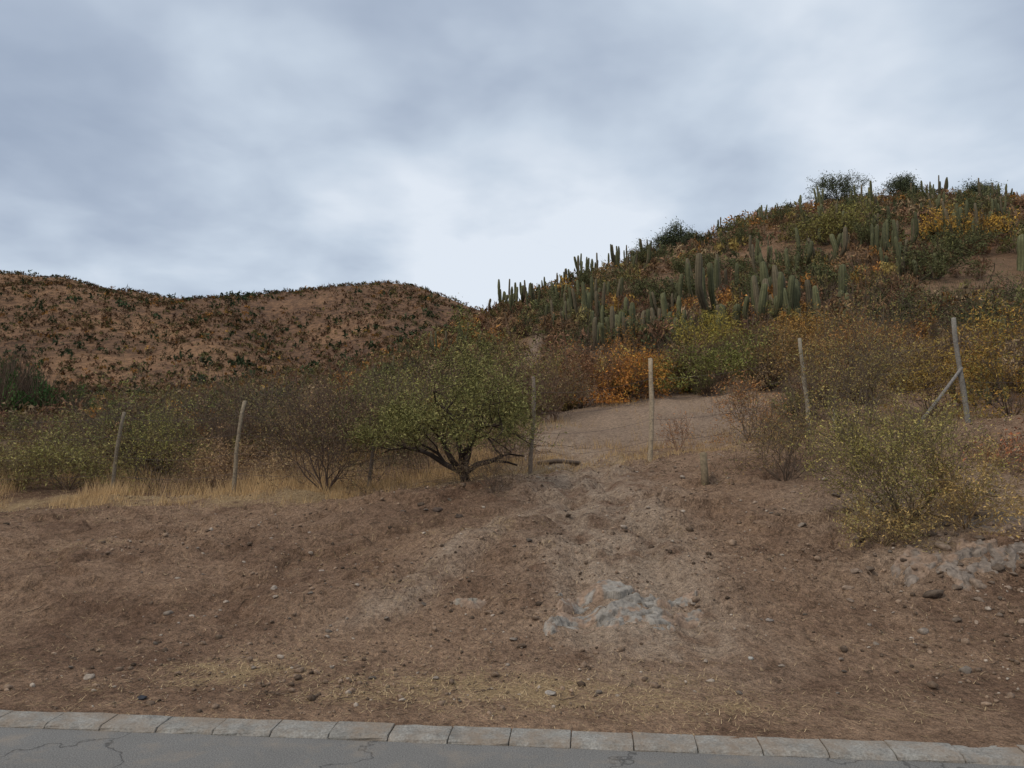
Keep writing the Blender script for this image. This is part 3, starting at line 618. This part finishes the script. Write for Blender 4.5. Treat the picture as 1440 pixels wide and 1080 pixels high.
def outcrop(x0,y0,wx,wy,hh,seed,col,cell=.2):
    rs=np.random.RandomState(seed)
    nx_=int(wx*1.3/.010);ny_=int(wy*1.3/.010)
    gx,gy=np.meshgrid(np.linspace(-.5,.5,nx_)*wx*1.3,np.linspace(-.5,.5,ny_)*wy*1.3)
    gx=gx.ravel();gy=gy.ravel()
    P=np.stack([gx+.05*fbm(gx*6,gy*6,seed+4,4),gy+.05*fbm(gx*6+7,gy*6,seed+5,4)],1)
    nc_=max(6,int(wx*wy*2.2/(cell*cell)));S=rs.uniform(-.62,.62,(nc_,2))*np.array([wx,wy])*1.1
    an=.6;ca,sa_=math.cos(an),math.sin(an)
    M=np.array([[ca,sa_],[-sa_*2.2,ca*2.2]])
    D=np.linalg.norm((P@M.T)[:,None,:]-(S@M.T)[None],axis=2)
    o=np.argsort(D,axis=1)[:,:2];d1=np.take_along_axis(D,o[:,:1],1)[:,0];d2=np.take_along_axis(D,o[:,1:2],1)[:,0];i=o[:,0]
    gxr=rs.uniform(-.15,.2,nc_);gyr=rs.uniform(-.3,.05,nc_);off=rs.uniform(.5,1,nc_)
    q=P-S[i];z=hh*off[i]+gxr[i]*q[:,0]+gyr[i]*q[:,1]
    cr=1-sst(d2-d1,0,.016);z-=.016*cr
    r=np.sqrt((gx/(wx/2))**2+(gy/(wy/2))**2)+.9*fbm(gx*2.6,gy*2.6,seed+9,5,.6)
    z=z-(hh+.09)*sst(r,.45,1.15)+.020*fbm(gx*12,gy*12,seed+2,5,.6)
    z=np.where(r>1.12,-.12,z)
    X=gx+x0;Y=gy+y0
    V=np.stack([X,Y,h(X,Y)+z],1);k=np.arange(nx_*ny_).reshape(ny_,nx_)
    F=np.stack([k[:-1,:-1].ravel(),k[:-1,1:].ravel(),k[1:,1:].ravel(),k[1:,:-1].ravel()],1)
    dirt=sst(fbm(gx*7,gy*7,seed+12,4,.6)+.35*r,.06,.36)[:,None]
    C=np.array(col)*(rs.uniform(.85,1.1,nc_)[i])[:,None]*(1-.35*cr)[:,None]
    C=C*(1-dirt)+np.array([.32,.215,.145])*dirt
    mesh_obj('rock_outcrop',V,F,C,mrock)
outcrop(.98,7.3,1.75,.95,.028,801,(.30,.258,.21),.2)
outcrop(-.42,7.5,.5,.35,.02,802,(.31,.26,.20))
outcrop(4.3,7.7,1.6,.8,.028,803,(.25,.195,.15),.18)
outcrop(5.3,8.4,1.2,.9,.028,804,(.24,.185,.14),.18)
for (x,y,sz,c) in ((.27,5.65,.05,(.4,.34,.28)),(-2.62,5.62,.045,(.05,.05,.055)),(-1.0,10.4,.09,(.11,.075,.055)),(-1.45,10.3,.06,(.1,.07,.05)),(-1.25,10.7,.07,(.11,.075,.05)),(2.3,7.0,.045,(.36,.3,.25)),(1.9,6.3,.03,(.4,.36,.3)),(-.7,10.1,.07,(.1,.07,.05))):
    V0,F0=RT[int(abs(x*10))%6];V=V0*sz;mesh_obj('loose_stone',V,F0,np.array(c)*np.ones((len(V),1)),mrock).location=(x,y,float(h(x,y))+sz*.2)

# ---------------------------------------------------------------- straw litter + tufts + dead twigs
n=240000;y=rs.uniform(4.9,17,n);x=rs.uniform(-1,1,n)*(y*.8+.5)
m=rs.rand(n)<strawmask(x,y)**1.3*.8+.04
x=x[m];y=y[m];m=y>kerbY(x)-.02;x=x[m];y=y[m];n=len(x)
a=rs.rand(n)*6.283;L=rs.uniform(.010,.045,n)*(1+.4*(y>11));wd=.0013+.00011*y
dx_,dy_=np.cos(a)*L,np.sin(a)*L
z=h(x,y)
A_=np.stack([x-dx_+dy_/L*wd,y-dy_-dx_/L*wd,z+.004],1);B_=np.stack([x-dx_-dy_/L*wd,y-dy_+dx_/L*wd,z+.004],1)
C_=np.stack([x+dx_,y+dy_,h(x+dx_,y+dy_)+rs.uniform(.004,.03,n)],1)
V=np.stack([A_,B_,C_],1).reshape(-1,3)
col=np.array([.58,.41,.225])*rs.uniform(.4,1.25,(n,1))
mesh_obj('straw_litter',V,np.arange(3*n).reshape(-1,3),col.repeat(3,0),mfol)
n=240000;y=rs.uniform(12.2,24,n);x=rs.uniform(-.75,.62,n)*y
cl_=sst(fbm(x*1.1,y*1.1,95,3),-.15,.25);m=(rs.rand(n)<strawmask(x,y)*cl_)&(y>12.6+.6*fbm(x*.5,y*0,96,2));x=x[m];y=y[m];n=len(x)
hh=rs.uniform(.06,.5,n)*(.4+.7*sst(y,13,15));hh=np.where(x/y>-.02,hh*.5,hh);a=rs.rand(n)*6.283;z=h(x,y);wd=.0045
A_=np.stack([x-wd,y,z-.01],1);B_=np.stack([x+wd,y+wd*np.sin(a),z-.01],1);C_=np.stack([x+np.cos(a)*hh*.4,y+np.sin(a)*hh*.4,z+hh],1)
V=np.stack([A_,B_,C_],1).reshape(-1,3);col=np.array([.54,.35,.17])*rs.uniform(.5,1.3,(n,1))
mesh_obj('dry_grass',V,np.arange(3*n).reshape(-1,3),col.repeat(3,0),mfol)
P0=[];P1=[]
for i in range(260):
    y=rs.uniform(5.5,13);x=rs.uniform(-.7,.75)*y;a=rs.rand()*6.283
    if y<kerbY(x)+.2: continue
    p=np.array([x,y]);
    for k in range(rs.randint(1,4)):
        q=p+np.array([math.cos(a),math.sin(a)])*rs.uniform(.03,.07);a+=rs.normal()*.5
        P0.append((p[0],p[1],float(h(p[0],p[1]))+.012));P1.append((q[0],q[1],float(h(q[0],q[1]))+.014+.01*rs.rand()));p=q
V,F=tubes(P0,P1,np.full(len(P0),.0038),np.full(len(P0),.0025),4)
mesh_obj('fallen_twigs',V,F,np.array((.13,.09,.06))*np.ones((len(V),1)),mbark)

# ---------------------------------------------------------------- sky
w=bpy.data.worlds.new('World');scene.world=w;w.use_nodes=True;w.name='sky'
class WN(NT):
    def __init__(s,w): s.t=w.node_tree;s.t.nodes.clear()
T=WN(w)
SE,SA=math.radians(50),math.radians(235)
sky=T.n('ShaderNodeTexSky',sky_type='NISHITA',sun_disc=False,sun_elevation=SE,sun_rotation=SA)
dr=T.n('ShaderNodeTexCoord').outputs['Generated']
sx=T.n('ShaderNodeSeparateXYZ',ins={0:dr})
zz=math_(T,'ADD',math_(T,'MAXIMUM',sx.outputs[2],0.0),.22)
cv=T.n('ShaderNodeCombineXYZ',ins={0:math_(T,'DIVIDE',sx.outputs[0],zz),1:math_(T,'DIVIDE',sx.outputs[1],zz),2:0.0}).outputs[0]
nz=T.n('ShaderNodeTexNoise',ins={'Vector':cv,'Scale':1.15,'Detail':5.0,'Roughness':.48,'Distortion':.25}).outputs[0]
nz2=T.n('ShaderNodeTexNoise',ins={'Vector':cv,'Scale':3.1,'Detail':4.0,'Roughness':.5,'Distortion':.15}).outputs[0]
tot=math_(T,'ADD',math_(T,'MULTIPLY',math_(T,'SUBTRACT',nz,.5),1.1),math_(T,'ADD',.50,math_(T,'MULTIPLY',math_(T,'SUBTRACT',nz2,.5),.95)))
def blob(az,el,rad,wt):
    global tot
    az,el=math.radians(az),math.radians(el)
    v=(math.sin(az)*math.cos(el),math.cos(az)*math.cos(el),math.sin(el))
    dp=T.n('ShaderNodeVectorMath',operation='DOT_PRODUCT',ins={0:dr,1:v}).outputs['Value']
    mr_=T.n('ShaderNodeMapRange',interpolation_type='SMOOTHSTEP',ins={0:dp,1:math.cos(math.radians(rad)),2:1.0,3:0.0,4:wt}).outputs[0]
    tot=math_(T,'ADD',tot,mr_)
for b in ((2,15,14,.42),(9,12,13,.22),(-8,12,12,.25),(22,28,16,.32),(31,17,14,.28),(-18,22,10,.3),(-22,33,15,-.06),(0,30,13,-.14),(-30,20,11,-.12),(-14,17,7,-.06),(34,34,9,-.1),(-33,8,10,.28),(12,22,9,-.10)): blob(*b)
cc=ramp(T,tot,[(.10,(.33,.40,.52)),(.42,(.435,.51,.63)),(.72,(.59,.675,.785)),(1.02,(.78,.845,.93))])
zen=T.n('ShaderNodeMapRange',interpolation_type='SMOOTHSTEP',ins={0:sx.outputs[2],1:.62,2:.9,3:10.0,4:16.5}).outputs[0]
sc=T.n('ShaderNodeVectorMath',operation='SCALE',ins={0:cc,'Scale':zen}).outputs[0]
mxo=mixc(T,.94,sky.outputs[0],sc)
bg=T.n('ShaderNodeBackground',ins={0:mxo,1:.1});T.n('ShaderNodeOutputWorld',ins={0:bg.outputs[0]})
sl=bpy.data.lights.new('sun','SUN');sl.energy=1.5;sl.angle=math.radians(14);sl.color=(1,.92,.80)
so=bpy.data.objects.new('sun',sl);scene.collection.objects.link(so)
dv=Vector((math.sin(SA)*math.cos(SE),math.cos(SA)*math.cos(SE),math.sin(SE)))
so.rotation_euler=dv.to_track_quat('Z','Y').to_euler()
# ---------------------------------------------------------------- camera
cam=bpy.data.cameras.new('camera');co=bpy.data.objects.new('camera',cam);scene.collection.objects.link(co)
cam.sensor_width=36;cam.lens=27;cam.clip_end=3000;cam.clip_start=.05
co.location=(0,0,H);co.rotation_euler=(math.radians(90+5.29),0,0)
scene.camera=co
